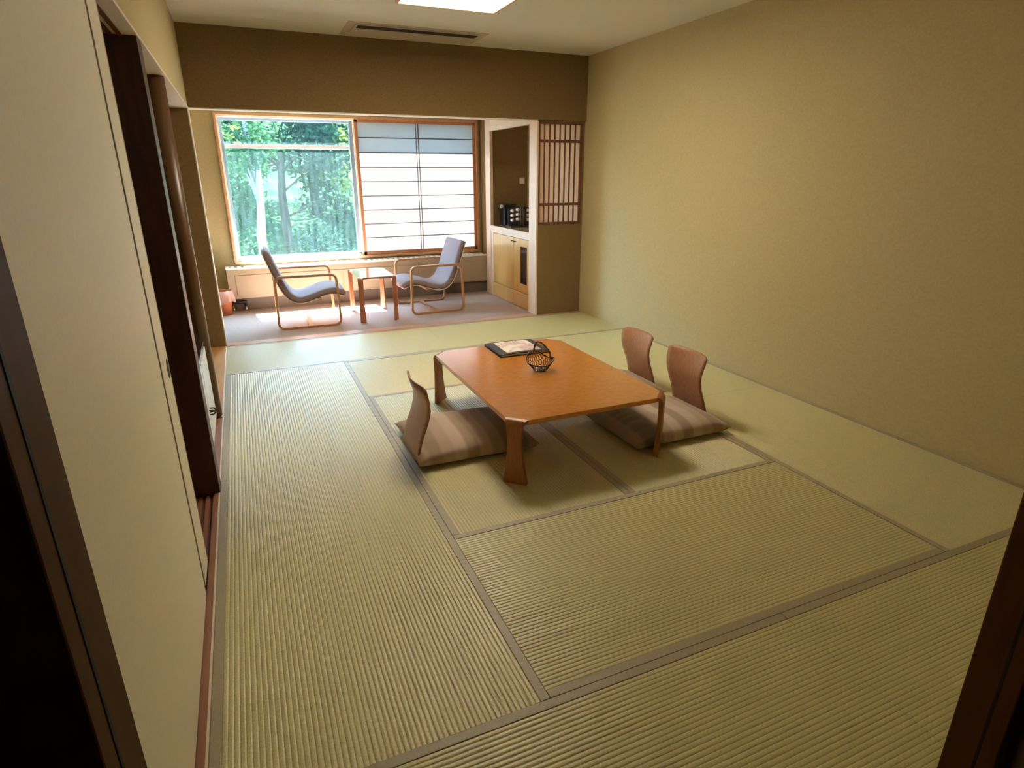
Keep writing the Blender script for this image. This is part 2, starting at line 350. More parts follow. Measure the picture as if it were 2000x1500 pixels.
# ------------------------------------------------------------------ closet panels on the left
cp = thing('closet_panel', 'wide beige paper-covered closet panel on the left beside the doorway', 'closet door', (-0.030, 0.95, 0.0))
MB().box(-0.020, 0.0, -0.93, 0.875, 0.006, ZL - 0.003).build('panel_face', 'panel', cp, 0.0015)
MB().box(-0.020, -0.0075, 0.8752, 0.935, 0.006, ZL - 0.003).build('gap_shade_strip', 'jamb_dark', cp)  # dark backing strip painted as the shaded gap between the panels
cp2 = thing('closet_panel', 'narrow beige closet door leaf with a small black latch cutout', 'closet door', (-0.034, 1.95, 0.0))
MB().box(-0.020, 0.0, -0.064, 0.100, 0.006, ZL - 0.003).build('panel_face', 'panel', cp2, 0.0015)
MB().box(-0.021, 0.0012, 0.1002, 0.1035, 0.006, ZL - 0.003).build('edge_strip', 'light_strip', cp2)
lt = MB(); 
lt.add([(0.0006, 0.070 + 0.026 * math.cos(a), 0.822 + 0.036 * math.sin(a)) for a in [2 * math.pi * k / 16 for k in range(16)]] + [(-0.006, 0.070 + 0.026 * math.cos(a), 0.822 + 0.036 * math.sin(a)) for a in [2 * math.pi * k / 16 for k in range(16)]],
       [tuple(range(16)), tuple(range(31, 15, -1))] + [(i, (i + 1) % 16, 16 + (i + 1) % 16, 16 + i) for i in range(16)])
lt.build('latch_cutout', 'slot', cp2)
# flat dark post, round post
MB_ = MB().box(-0.17, 0.0, 2.640, 2.76, -0.008, ZL)
struct('trim_11', MB_, 'dark_wood', 0.003, label='flat dark brown post between closet and alcove')
rp = MB().lathe([(0.0, 0.0), (0.055, 0.0), (0.055, ZL), (0.0, ZL)], (-0.062, 3.735, 0.0), 32)
o = struct('trim_12', rp, 'post_wood', label='round polished alcove post', smooth=False)
for p_ in o.data.polygons: p_.use_smooth = abs(p_.normal.z) < 0.5
struct('trim_13', MB().box(-0.80, -0.007, 3.70, D, -0.03, 0.006), 'tokonoma', 0.002, label='pale wooden alcove floor board')
struct('trim_14', MB().box(-0.80, -0.115, 2.76, 3.70, -0.03, 0.004), 'tokonoma')
# alcove cabinet
ac = thing('alcove_cabinet', 'low white cabinet with dark top between the flat and the round post', 'cabinet', (-0.36, 3.21, 0.004))
MB().box(-0.33, 0.312, -0.44, 0.42, 0.0, 0.50).build('body', 'white_lac', ac, 0.003)
MB().box(-0.33, 0.325, -0.445, 0.43, 0.50, 0.518).build('cabinet_top', 'cab_top', ac, 0.003)
MB().box(0.3122, 0.3128, -0.012, 0.012, 0.05, 0.49).build('door_gap_shade', 'slot', ac)  # dark strip in place of the shade between the doors
for a, b, s in ((-0.425, -0.008, -1), (0.008, 0.41, 1)):
    dr = MB().box(0.3125, 0.328, a, b, 0.05, 0.49).build('door', 'white_lac', ac, 0.002)
    y = 0.022 * s
    path = [(0.328, y, 0.232), (0.350, y, 0.230), (0.355, y, 0.225), (0.355, y, 0.215), (0.350, y, 0.210), (0.328, y, 0.208)]
    MB().tube(path, 0.004, 8, up=(0, 1, 0)).build('handle', 'iron', dr, smooth=True)
sp = thing('decorative_knob', 'small pale knob ornament on the dark cabinet top in the alcove', 'ornament', (-0.13, 3.35, 0.522))
MB().lathe([(0, 0), (0.016, 0), (0.018, 0.01), (0.008, 0.02), (0.012, 0.03), (0.006, 0.042), (0, 0.044)], (0, 0, 0), 16).build('knob_body', 'plate', sp, smooth=True)

# ------------------------------------------------------------------ tatami
XS = [0.0, 0.92, 1.827, 2.729, WX - 0.001]; YS = [0.0, 0.9134, 1.838, 2.766, 3.674, 4.623, D - 0.001]
HB = 0.030
def mat_(x0, x1, y0, y1, along, label):
    cx, cy = (x0 + x1) / 2, (y0 + y1) / 2; g = 0.0009
    t = thing('tatami_mat', label, 'tatami mat', (cx, cy, -0.032), 0.0, 'tatami mats covering the floor')
    lx, ly = (x1 - x0) / 2 - g, (y1 - y0) / 2 - g
    L, Wd = (ly, lx) if along == 'y' else (lx, ly)          # half length, half width
    w = Wd - HB; n = max(2, round(2 * w / 0.0157)); prof = []
    for i in range(n):
        for k, h in ((0.0, -0.0021), (0.10, -0.0011), (0.24, -0.0003), (0.5, 0.0), (0.76, -0.0003), (0.90, -0.0011)):
            prof.append((-w + 2 * w * (i + k) / n, 0.031 + h))
    prof.append((w, 0.031 - 0.0021))
    def P(a, b, z): return (b, a, z) if along == 'y' else (a, b, z)
    mb = MB(); mb.grid([[P(-L, q, z) for q, z in prof], [P(L, q, z) for q, z in prof]])
    m_ = len(prof)
    mb.add([P(-L, -w, 0.0), P(L, -w, 0.0), P(L, w, 0.0), P(-L, w, 0.0), P(-L, -w, .0289), P(L, -w, .0289), P(L, w, .0289), P(-L, w, .0289)],
           [(0, 1, 2, 3), (0, 1, 5, 4), (1, 2, 6, 5), (2, 3, 7, 6), (3, 0, 4, 7)])
    s = mb.build('mat_surface', 'tatami', t)
    for sgn in (-1, 1):
        a, b = sorted((sgn * w, sgn * Wd))
        h = MB()
        if along == 'y': h.box(a, b, -L, L, 0.0, 0.0322)
        else: h.box(-L, L, a, b, 0.0, 0.0322)
        h.build('cloth_border', 'heri', t, 0.0012)
    return t
mat_(XS[0], XS[2], YS[5], YS[6], 'x', 'tatami mat at the far left along the wooden threshold, in front of left armchair')
mat_(XS[2], XS[4], YS[5], YS[6], 'x', 'tatami mat at the far right corner, in front of the lattice partition')
mat_(XS[0], XS[1], YS[3], YS[5], 'y', 'ribbed tatami mat beside the alcove, far one along the left sill')
mat_(XS[0], XS[1], YS[1], YS[3], 'y', 'ribbed tatami mat beside the beige closet panel, near one along the left sill')
mat_(XS[3], XS[4], YS[3], YS[5], 'y', 'tatami mat along the right wall behind the two floor chairs')
mat_(XS[3], XS[4], YS[1], YS[3], 'y', 'tatami mat along the right wall, nearer one with its seam touching wall')
mat_(XS[1], XS[3], YS[4], YS[5], 'x', 'tatami mat behind the far edge of the low table')
mat_(XS[1], XS[2], YS[2], YS[4], 'y', 'tatami mat under the left half of the low table and left cushion')
mat_(XS[2], XS[3], YS[2], YS[4], 'y', 'tatami mat under the right half of the low table and right cushion')
mat_(XS[1], XS[3], YS[1], YS[2], 'x', 'tatami mat with crosswise ribs just in front of the low table')
mat_(XS[0], XS[2], YS[0], YS[1], 'x', 'tatami mat at the bottom of the picture nearest the camera')
mat_(XS[2], XS[4], YS[0], YS[1], 'x', 'tatami mat at the bottom right beside the dark door jamb')

# ------------------------------------------------------------------ low table
LT = thing('low_table', 'low orange-brown wooden table with bent chamfered corner legs', 'table', (1.786, 2.790, 0.0))
hx, hy, ch, zt, th = 0.463, 0.665, 0.088, 0.341, 0.026
oct_ = [(-hx + ch, -hy), (hx - ch, -hy), (hx, -hy + ch), (hx, hy - ch), (hx - ch, hy), (-hx + ch, hy), (-hx, hy - ch), (-hx, -hy + ch)]
MB().prism(oct_, zt - th, zt).build('table_top', 'table', LT, 0.003)
Rr = 0.034
for sx in (-1, 1):
    for sy in (-1, 1):
        c = Vector((sx * (hx - ch / 2), sy * (hy - ch / 2), 0)); nrm = Vector((sx * 1.0, sy * 1.0, 0)).normalized(); tng = Vector((-nrm.y, nrm.x, 0))
        prof = []     # outward offset, z (outer), inner offset, z, half width
        for k in range(9):
            a = math.radians(90 * k / 8)
            ro, ri = Rr, 0.010
            prof.append((ro * math.sin(a), zt - Rr + ro * math.cos(a), Rr * 0 + ri * math.sin(a) * 0.8, zt - Rr + ri * math.cos(a), 0.0622 - 0.020 * math.sin(a)))
        for z, w_, o_ in ((0.275, 0.0385, 0.034), (0.24, 0.0365, 0.034), (0.20, 0.037, 0.0335), (0.15, 0.041, 0.033), (0.10, 0.047, 0.031), (0.05, 0.055, 0.029), (0.0, 0.063, 0.027)):
            prof.append((o_, z, o_ - 0.025, z, w_))
        P = []
        for ox, oz, ix, iz, w_ in prof:
            P.append([tuple(c + nrm * ox + tng * w_ + Vector((0, 0, oz))), tuple(c + nrm * ox - tng * w_ + Vector((0, 0, oz))),
                      tuple(c + nrm * ix - tng * w_ + Vector((0, 0, iz))), tuple(c + nrm * ix + tng * w_ + Vector((0, 0, iz)))])
        mb = MB(); mb.grid(P, False, True); k = len(P)
        mb.f.append((0, 1, 2, 3)); mb.f.append(tuple(4 * (k - 1) + j for j in (3, 2, 1, 0)))
        mb.build('leg', 'table_leg', LT, 0.003)

# ------------------------------------------------------------------ floor chairs and cushions
def floor_chair(label, x, y, sgn, H=0.438):
    t = thing('floor_chair', label, 'floor chair', (x, y, 0.0), 0.0 if sgn > 0 else math.pi, 'legless bentwood floor chairs')
    # local +x points towards the table; back shell
    prof = [(0.000, 0.012), (0.004, 0.04), (0.016, 0.09), (0.034, 0.15), (0.056, 0.205), (0.073, 0.26), (0.078, 0.30), (0.074, 0.345), (0.064, 0.39), (0.058, H)]
    P1, P2 = [], []
    nj = 12
    for i, (px, pz) in enumerate(prof):
        f = pz / H; hw = 0.172 - 0.022 * math.sin(math.pi * min(1, f * 1.15)) + 0.008 * f; r1, r2 = [], []
        for j in range(nj + 1):
            u = -1 + 2 * j / nj; dish = 0.034 * (1 - u * u) * f ** 2.2
            zz = pz - (0.016 * abs(u) ** 9) * (1 if i == len(prof) - 1 else (0.3 if i == len(prof) - 2 else 0))
            r1.append((px - dish, hw * u, zz)); r2.append((px - dish - 0.009, hw * u, zz + 0.001))
        P1.append(r1); P2.append(r2)
    mb = MB(); nu, nv = len(P1), nj + 1
    mb.grid(P1); mb.grid(P2); n0 = nu * nv
    for i in range(nu - 1):
        for j in (0, nv - 1): mb.f.append((i * nv + j, (i + 1) * nv + j, n0 + (i + 1) * nv + j, n0 + i * nv + j))
    for j in range(nv - 1):
        for i in (0, nu - 1): mb.f.append((i * nv + j, i * nv + j + 1, n0 + i * nv + j + 1, n0 + i * nv + j))
    mb.build('backrest', 'bentwood', t, smooth=True)
    # seat board bent from the back, lying on the mat under the cushion
    mb = MB().prism([(-0.004, -0.165), (0.36, -0.165), (0.40, -0.13), (0.40, 0.13), (0.36, 0.165), (-0.004, 0.165)], 0.001, 0.012)
    mb.build('seat_board', 'bentwood', t, 0.002)
    return t
floor_chair('bentwood floor chair on the left side of the low table, back to the alcove', 0.962, 2.690, 1)
floor_chair('bentwood floor chair on the right of the low table, nearer of the two', 2.768, 2.570, -1, 0.422)
floor_chair('bentwood floor chair by the right wall, farther of the two', 2.815, 3.165, -1, 0.402)

def cushion(label, cx, cy, hx_, hy_, rz, flip=False, h=0.085, wr=0.0):
    t = thing('floor_cushion', label, 'cushion', (cx, cy, 0.0125), rz, 'striped floor cushions on the floor chairs')
    N = 44; top, bot = [], []
    rnd = random.Random(int(cx * 100))
    for i in range(N + 1):
        rt, rb = [], []
        for j in range(N + 1):
            u, v = -1 + 2 * i / N, -1 + 2 * j / N
            # pulled-in sides, pointed corners
            pu = u * (1 - 0.055 * (1 - v * v)); pv = v * (1 - 0.055 * (1 - u * u))
            e = max(0.0, (1 - abs(u) ** 2.6)) ** 0.42 * max(0.0, (1 - abs(v) ** 2.6)) ** 0.42
            z = h * e
            z -= 0.010 * math.exp(-((u) ** 2 + v ** 2) * 6)
            # gathers along the seam of the side facing the table
            if wr: 
                k = max(0, (-u if not flip else u) - 0.55) / 0.45
                z += wr * k * (1 - k) * 2.2 * math.sin(v * 24 + 1.2 * math.sin(v * 7)) * e ** 0.3
            z += 0.0025 * math.sin(u * 7 + v * 4) * math.sin(v * 9 - u * 3) * e
            s = -1 if flip else 1
            rt.append((s * hx_ * pu, hy_ * pv, max(0.030 + 0.0015, 0.030 + z * 0.72) if e > 0 else 0.030))
            rb.append((s * hx_ * pu, hy_ * pv, 0.030 - min(0.030, 0.045 * e ** 0.6)))
        top.append(rt); bot.append(rb)
    mb = MB(); mb.grid(top); mb.grid(bot)
    o = mb.build('cushion_cover', 'cushion', t, smooth=True)
    bm = bmesh.new(); bm.from_mesh(o.data); bmesh.ops.remove_doubles(bm, verts=bm.verts, dist=1e-5); bmesh.ops.recalc_face_normals(bm, faces=bm.faces); bm.to_mesh(o.data); bm.free()
    loop = [(hx_ * (1 - 0.055 * (1 - v * v)) * s_ if ax == 0 else hx_ * u_, 0, 0) for s_, ax, v, u_ in ()]
    return t
cushion('striped beige cushion on the left floor chair', 1.292, 2.745, 0.345, 0.300, math.pi - 0.02, False, 0.110, 0.006)
cushion('striped beige and grey cushion with gathered edge, right side of the low table', 2.425, 2.470, 0.340, 0.290, 0.02, False, 0.115, 0.014)
cushion('beige cushion mostly hidden behind the table, on the far right floor chair', 2.470, 3.105, 0.335, 0.255, 0.0, False, 0.105, 0.010)

# ------------------------------------------------------------------ things on the low table
bd = thing('menu_binder', 'black binder with a pale flowered page on the low table', 'binder', (1.862, 3.290, zt + 0.0005), math.radians(-1.5))
MB().box(-0.175, 0.175, -0.155, 0.155, 0.0, 0.004).build('cover', 'binder', bd, 0.001)
MB().box(-0.160, 0.166, -0.148, 0.148, 0.004, 0.013).build('pages', 'page', bd, 0.001)
mb = MB(); P = [[(-0.175 + 0.35 * i / 12, y, 0.0135 + 0.007 * math.sin(math.pi * i / 12) * (0.55 + 0.45 * (y < 0))) for i in range(13)] for y in (-0.155, 0.0, 0.155)]
mb.grid(P); mb.grid([[(x, y, z + 0.003) for x, y, z in r] for r in P])
mb.build('cover', 'binder', bd)
mb = MB(); mb.grid([[(-0.115 + 0.245 * i / 10, y, 0.0135 + 0.007 * math.sin(math.pi * (-0.115 + 0.245 * i / 10 + 0.175) / 0.35) * (0.55 + 0.45 * (y < 0)) + 0.0042) for i in range(11)] for y in (-0.128, 0.0, 0.132)])
tag(mb.build('printed_page', 'menu', bd), 'pale pink and grey flowered print page')

def basket():
    t = thing('rattan_basket', 'small dark brown open-mesh basket with looped handle on the low table', 'basket', (1.806, 2.800, zt + 0.0005), math.radians(-22))
    # bowl of hexagonal openwork, its far side drawn up to the handle
    bm = bmesh.new(); r0 = 0.0098; dx = r0 * 1.5; dy = r0 * math.sqrt(3)
    R0x, R0y = 0.098, 0.082
    def surf(x, y):
        q = min(1.06, math.sqrt((x / R0x) ** 2 + (y / R0y) ** 2)); a = math.atan2(y / R0y, x / R0x)
        rim = 0.046 + 0.062 * max(0.0, math.cos(a - 2.0)) ** 2 + 0.022 * max(0.0, math.cos(a)) ** 3 + 0.008 * math.cos(2 * a)
        w = max(0.0, (q - 0.38) / 0.62) ** 0.9
        k = 1.0 - 0.16 * w
        return Vector((x * k, y * k * 0.86, 0.003 + rim * w))
    cache = {}
    def vert(x, y):
        k = (round(x, 4), round(y, 4))
        if k not in cache: cache[k] = bm.verts.new(surf(x, y))
        return cache[k]
    for i in range(-8, 9):
        for j in range(-8, 9):
            cx = i * dx; cy = (j + 0.5 * (i % 2)) * dy
            if (cx / R0x) ** 2 + (cy / R0y) ** 2 > 0.98: continue
            vs = [vert(cx + r0 * math.cos(math.radians(60 * k)), cy + r0 * math.sin(math.radians(60 * k))) for k in range(6)]
            try: bm.faces.new(vs)
            except ValueError: pass
    me = bpy.data.meshes.new('basket_bowl'); bm.to_mesh(me); bm.free(); me.materials.append(M['rattan'])
    o = bpy.data.objects.new('basket_bowl', me); COL.objects.link(o); o.parent = t
    w = o.modifiers.new('wire', 'WIREFRAME'); w.thickness = 0.0052; w.use_boundary = True; w.use_even_offset = False
    rim = []
    for k in range(60):
        a = 2 * math.pi * k / 60; rim.append(tuple(surf(R0x * math.cos(a) * 1.02, R0y * math.sin(a) * 1.02) + Vector((0, 0, 0.001))))
    MB().tube(rim, 0.0038, 8, True).build('rim', 'rattan', t, smooth=True)
    MB().lathe([(0.036, 0), (0.040, 0.002), (0.036, 0.004), (0.032, 0.002), (0.036, 0)], (0, 0, 0), 24).build('foot_ring', 'rattan', t, smooth=True)
    P0 = surf(R0x * math.cos(2.05), R0y * math.sin(2.05)); P1 = surf(R0x * math.cos(0.75), R0y * math.sin(0.75))
    ctl = [P0, P0 + Vector((0.004, -0.006, 0.030)), P0 + Vector((0.018, -0.010, 0.062)), P0.lerp(P1, 0.5) + Vector((0.0, -0.012, 0.074)), P1 + Vector((-0.012, -0.008, 0.055)), P1 + Vector((0.0, -0.004, 0.028)), P1]
    fine = []
    for i in range(len(ctl) - 1):
        p0, p1, p2, p3 = ctl[max(0, i - 1)], ctl[i], ctl[i + 1], ctl[min(len(ctl) - 1, i + 2)]
        for k in range(6):
            u = k / 6; fine.append(0.5 * ((2 * p1) + (p2 - p0) * u + (2 * p0 - 5 * p1 + 4 * p2 - p3) * u * u + (3 * p1 - p0 - 3 * p2 + p3) * u ** 3))
    fine.append(P1)
    for ph in (0, math.pi):
        pts = [tuple(q + Vector((0.0032 * math.cos(k * 0.8 + ph), 0.0032 * math.sin(k * 0.8 + ph), 0.0018 * math.sin(k * 0.8 + ph)))) for k, q in enumerate(fine)]
        MB().tube(pts, 0.0034, 6, up=(0, 1, 0)).build('handle', 'rattan', t, smooth=True)
    cl_ = thing('folded_napkin', 'white folded napkin lying inside the small open-mesh basket', 'napkin', (1.806, 2.800, zt + 0.0068), math.radians(-16))
    P = [[(-0.034 + 0.068 * i / 14, -0.024 + 0.046 * j / 8, 0.0 + 0.022 * (1 - abs(-1 + 2 * i / 14) ** 4) * (1 - abs(-1 + 2 * j / 8) ** 4) + 0.002 * math.sin(i * 1.3 + j)) for j in range(9)] for i in range(15)]
    mb = MB().grid(P); mb.grid([[(x, y, 0.0) for x, y, z in r_] for r_ in P]); mb.build('napkin_cloth', 'cloth_white', cl_, smooth=True)
basket()

# ------------------------------------------------------------------ window with glass, transom; shoji
w1 = bpy.data.objects.new('window_1', None); COL.objects.link(w1); tag(w1, 'large picture window with a view of trees', kind='structure')
def frame(x0, x1, z0, z1, y0, y1, t, tb=None):
    tb = tb or t
    return MB().box(x0, x0 + t, y0, y1, z0, z1).box(x1 - t, x1, y0, y1, z0, z1).box(x0 + t, x1 - t, y0, y1, z1 - t, z1).box(x0 + t, x1 - t, y0, y1, z0, z0 + tb)
frame(0.137, 3.108, 0.500, 2.090, YW - 0.030, YW + 0.002, 0.028, 0.028).build('window_frame', 'win_wood', w1, 0.002)
frame(0.165, 1.600, 0.528, 2.062, YW + 0.002, YW + 0.10, 0.014).build('inner_reveal', 'light_strip', w1)
frame(0.179, 1.586, 0.542, 2.048, YW + 0.045, YW + 0.095, 0.030).build('sash', 'alu', w1, 0.002)
MB().box(1.540, 1.586, YW + 0.030, YW + 0.044, 0.56, 2.03).box(1.556, 1.562, YW + 0.022, YW + 0.030, 1.25, 1.36).build('sliding_stile', 'alu', w1, 0.002)
MB().box(0.209, 1.556, YW + 0.050, YW + 0.090, 1.738, 1.778).build('transom', 'white_alu', w1, 0.002)
MB().box(0.209, 1.556, YW + 0.068, YW + 0.072, 0.572, 1.738).build('pane', 'glass_dust_veil', w1)
MB().box(0.209, 1.556, YW + 0.068, YW + 0.072, 1.778, 2.018).build('pane', 'glass_veil', w1)
MB().box(1.640, 3.05, YW + 0.098, YW + 0.102, 0.56, 2.03).build('pane', 'glass_veil', w1)

sj = thing('shoji_screen', 'white paper shoji screen covering the right half of the window', 'shoji screen', (2.352, YW - 0.012, 0.528))
SX0, SX1, SH = -0.752, 0.728, 1.534
fm = MB().box(SX0, SX0 + 0.036, 0.0, 0.030, 0, SH).box(SX1 - 0.036, SX1, 0.0, 0.030, 0, SH).box(SX0, SX1, 0.0, 0.030, SH - 0.032, SH).box(SX0, SX1, 0.0, 0.030, 0, 0.040)
fm.build('screen_frame', 'shoji_wood', sj, 0.0015)
ax0, ax1, az0, az1 = SX0 + 0.036, SX1 - 0.036, 0.040, SH - 0.032
MB().box(ax0, ax1, 0.019, 0.0202, az0, az1).build('paper', 'paper', sj)
mu = MB()
for k in range(1, 9):
    z = az0 + (az1 - az0) * k / 9; mu.box(ax0, ax1, 0.008, 0.0188, z - 0.006, z + 0.006)
for dx_ in (-0.014, 0.014):  # one centre muntin; the second bar stands in for its offset shadow
    mu.box(0.0 - 0.012 + dx_ - 0.0045, 0.0 - 0.012 + dx_ + 0.0045, 0.0075, 0.0189, az0, az1)
mu.build('muntins_shadow_bar', 'muntin', sj)

# ------------------------------------------------------------------ radiator cover
rd = thing('radiator_cover', 'long beige radiator cover with white grille top under the window', 'radiator', (1.59, 7.2, -0.002))
MB().box(-1.552, 1.550, -0.095, 0.090, 0.140, 0.466).build('body', 'rad', rd, 0.003)
MB().box(-1.50, 1.550, -0.050, 0.088, 0.0, 0.140).build('plinth', 'rad_dark', rd)
for a, b in ((-1.47, -0.30), (-0.29, 0.62), (0.63, 1.54)):
    MB().box(a, b, -0.101, -0.0955, 0.165, 0.400).build('front_panel', 'rad', rd, 0.002)
MB().box(-1.556, 1.550, -0.099, -0.070, 0.466, 0.484).box(-1.556, -1.52, -0.070, 0.090, 0.466, 0.484).box(-1.52, 1.55, 0.070, 0.090, 0.466, 0.484).build('top_rim', 'rad_trim', rd, 0.002)
for i in range(46):
    x = -1.50 + i * 0.0665
    MB().box(x, x + 0.034, -0.070, 0.070, 0.468, 0.480).build('grille_slat', 'rad_trim', rd)
MB().box(-1.52, 1.55, -0.070, 0.070, 0.4662, 0.468).build('grille_tray', 'rad_dark', rd)
vl = thing('radiator_pipe', 'black heating pipe with two chrome valves below left end of radiator', 'pipe', (0.12, 7.115, -0.002))
MB().tube([(-0.075, 0, 0.10), (0.07, 0, 0.10)], 0.016, 10).tube([(0.07, 0, 0.115), (0.07, 0, 0.055)], 0.016, 10).build('pipe_body', 'black', vl, smooth=True)
for x in (-0.06, 0.072):
    MB().lathe([(0, 0), (0.016, 0), (0.016, 0.03), (0.010, 0.034), (0.010, 0.06), (0, 0.06)], (x, 0, 0.0), 14).build('valve', 'chrome', vl, smooth=True)

# ------------------------------------------------------------------ waste bin
bn = thing('waste_bin', 'terracotta waste bin lined with a clear plastic bag by the radiator', 'waste bin', (-0.035, 6.985, -0.002))
MB().lathe([(0, 0), (0.078, 0), (0.100, 0.25), (0.104, 0.258), (0.100, 0.262), (0.095, 0.255), (0.074, 0.012), (0, 0.012)], (0, 0, 0), 32).build('bin_body', 'bin', bn, smooth=True)
P = []
for i in range(9):
    f = i / 8; row = []
    for k in range(40):
        a = 2 * math.pi * k / 40; rr = 0.108 + 0.016 * f + 0.008 * math.sin(a * 7 + f * 3) * f + 0.006 * math.sin(a * 13 + 2 * f) * f
        z = 0.268 - 0.13 * f - 0.018 * math.sin(a * 3 + 1) * f
        row.append((rr * math.cos(a), rr * math.sin(a), z))
    P.append(row)
mb = MB().grid(P, False, True)
mb.grid([[(0.108 * math.cos(2 * math.pi * k / 40), 0.108 * math.sin(2 * math.pi * k / 40), 0.268) for k in range(40)], [(0.088 * math.cos(2 * math.pi * k / 40), 0.088 * math.sin(2 * math.pi * k / 40), 0.18) for k in range(40)]], False, True)
mb.build('bin_bag', 'bag', bn, smooth=True)

# ------------------------------------------------------------------ armchairs
def armchair(label, x, y, rz):
    t = thing('armchair', label, 'armchair', (x, y, -0.002), rz, 'bentwood loop armchairs by the window')
    # local +x is the front; loops in x-z plane at y = -0.33 and +0.33
    for s in (-1, 1):
        pts = []
        for (cx, cz, a0) in ((0.245, 0.065, 270), (0.235, 0.465, 0), (-0.235, 0.465, 90), (-0.245, 0.065, 180)):
            pts += [(cx + 0.055 * math.cos(math.radians(a0 + 90 * k / 6)), s * 0.33, cz + 0.055 * math.sin(math.radians(a0 + 90 * k / 6))) for k in range(7)]
        MB().sweep(pts, [(-0.020, -0.010), (0.020, -0.010), (0.020, 0.010), (-0.020, 0.010)], True, (0, 1, 0)).build('arm_loop', 'arm_wood', t, 0.004) if False else \
        MB().sweep(pts, [(-0.0115, -0.019), (0.0115, -0.019), (0.0115, 0.019), (-0.0115, 0.019)], True, (0, 1, 0)).build('arm_loop', 'arm_wood', t, 0.004)
    MB().box(-0.015, 0.030, -0.325, 0.325, 0.002, 0.020).build('floor_stretcher', 'arm_wood', t, 0.003)
    MB().box(-0.290, -0.262, -0.325, 0.325, 0.465, 0.500).build('back_rail', 'arm_wood', t, 0.004)
    MB().box(0.10, 0.135, -0.325, 0.325, 0.262, 0.284).build('front_rail', 'arm_wood', t, 0.003)
    ctl = [(-0.345, 0.765), (-0.310, 0.66), (-0.268, 0.54), (-0.222, 0.42), (-0.168, 0.325), (-0.100, 0.278), (-0.02, 0.275), (0.08, 0.305), (0.17, 0.335), (0.25, 0.345), (0.325, 0.330), (0.375, 0.305)]
    def cr(P_, n=4):
        out = []
        for i in range(len(P_) - 1):
            p0, p1, p2, p3 = P_[max(0, i - 1)], P_[i], P_[i + 1], P_[min(len(P_) - 1, i + 2)]
            for k in range(n):
                u = k / n; out.append(tuple(0.5 * ((2 * b) + (-a + c) * u + (2 * a - 5 * b + 4 * c - d) * u * u + (-a + 3 * b - 3 * c + d) * u ** 3) for a, b, c, d in zip(p0, p1, p2, p3)))
        out.append(P_[-1]); return out
    c2 = cr(ctl)
    path = [(a, 0.0, b) for a, b in c2]
    hw = 0.262; tk = 0.030
    sect = []
    for (cy, cz, a0) in ((hw - tk, 0, -90), (-(hw - tk), 0, 90)):
        sect += [(cy + tk * math.cos(math.radians(a0 + 180 * k / 6)), cz + tk * math.sin(math.radians(a0 + 180 * k / 6))) for k in range(7)]
    n = len(path); sc_ = [1.0] * n
    mb = MB(); P = []
    for i, pnt in enumerate(path):
        a = Vector(path[max(0, i - 1)]); b = Vector(path[min(n - 1, i + 1)]); tn = (b - a).normalized(); up = Vector((-tn.z, 0, tn.x)) * (1 if True else -1)
        e = min(i, n - 1 - i); k = 1.0 if e > 2 else (0.45, 0.82, 0.96)[e]
        P.append([tuple(Vector(pnt) + Vector((0, q[0] * (1 - 0.02 * (1 - k)), 0)) + up * q[1] * k) for q in sect])
    mb.grid(P, False, True); m_ = len(sect); mb.f.append(tuple(range(m_))); mb.f.append(tuple((n - 1) * m_ + j for j in range(m_))[::-1])
    mb.build('seat_cushion', 'chair_fabric', t, smooth=True)
    P1, P2 = [], []
    for i, pnt in enumerate(path):
        a = Vector(path[max(0, i - 1)]); b = Vector(path[min(n - 1, i + 1)]); tn = (b - a).normalized(); up = Vector((-tn.z, 0, tn.x))
        q = Vector(pnt) - up * 0.031; P1.append([tuple(q + Vector((0, yy, 0))) for yy in (-0.25, 0.25)]); q = q - up * 0.008; P2.append([tuple(q + Vector((0, yy, 0))) for yy in (0.25, -0.25)])
    mb = MB().grid([r1 + r2 for r1, r2 in zip(P1, P2)], False, True)
    mb.f.append((0, 1, 2, 3)); mb.f.append(tuple(4 * (n - 1) + j for j in (3, 2, 1, 0)))
    mb.build('seat_shell', 'maple_frame', t)
    return t
armchair('mauve upholstered bentwood armchair on the left of the small table, facing right', 0.785, 6.300, math.radians(-1.5))
armchair('mauve upholstered bentwood armchair on the right of the small table, by the cabinet', 2.155, 6.440, math.radians(181.5))

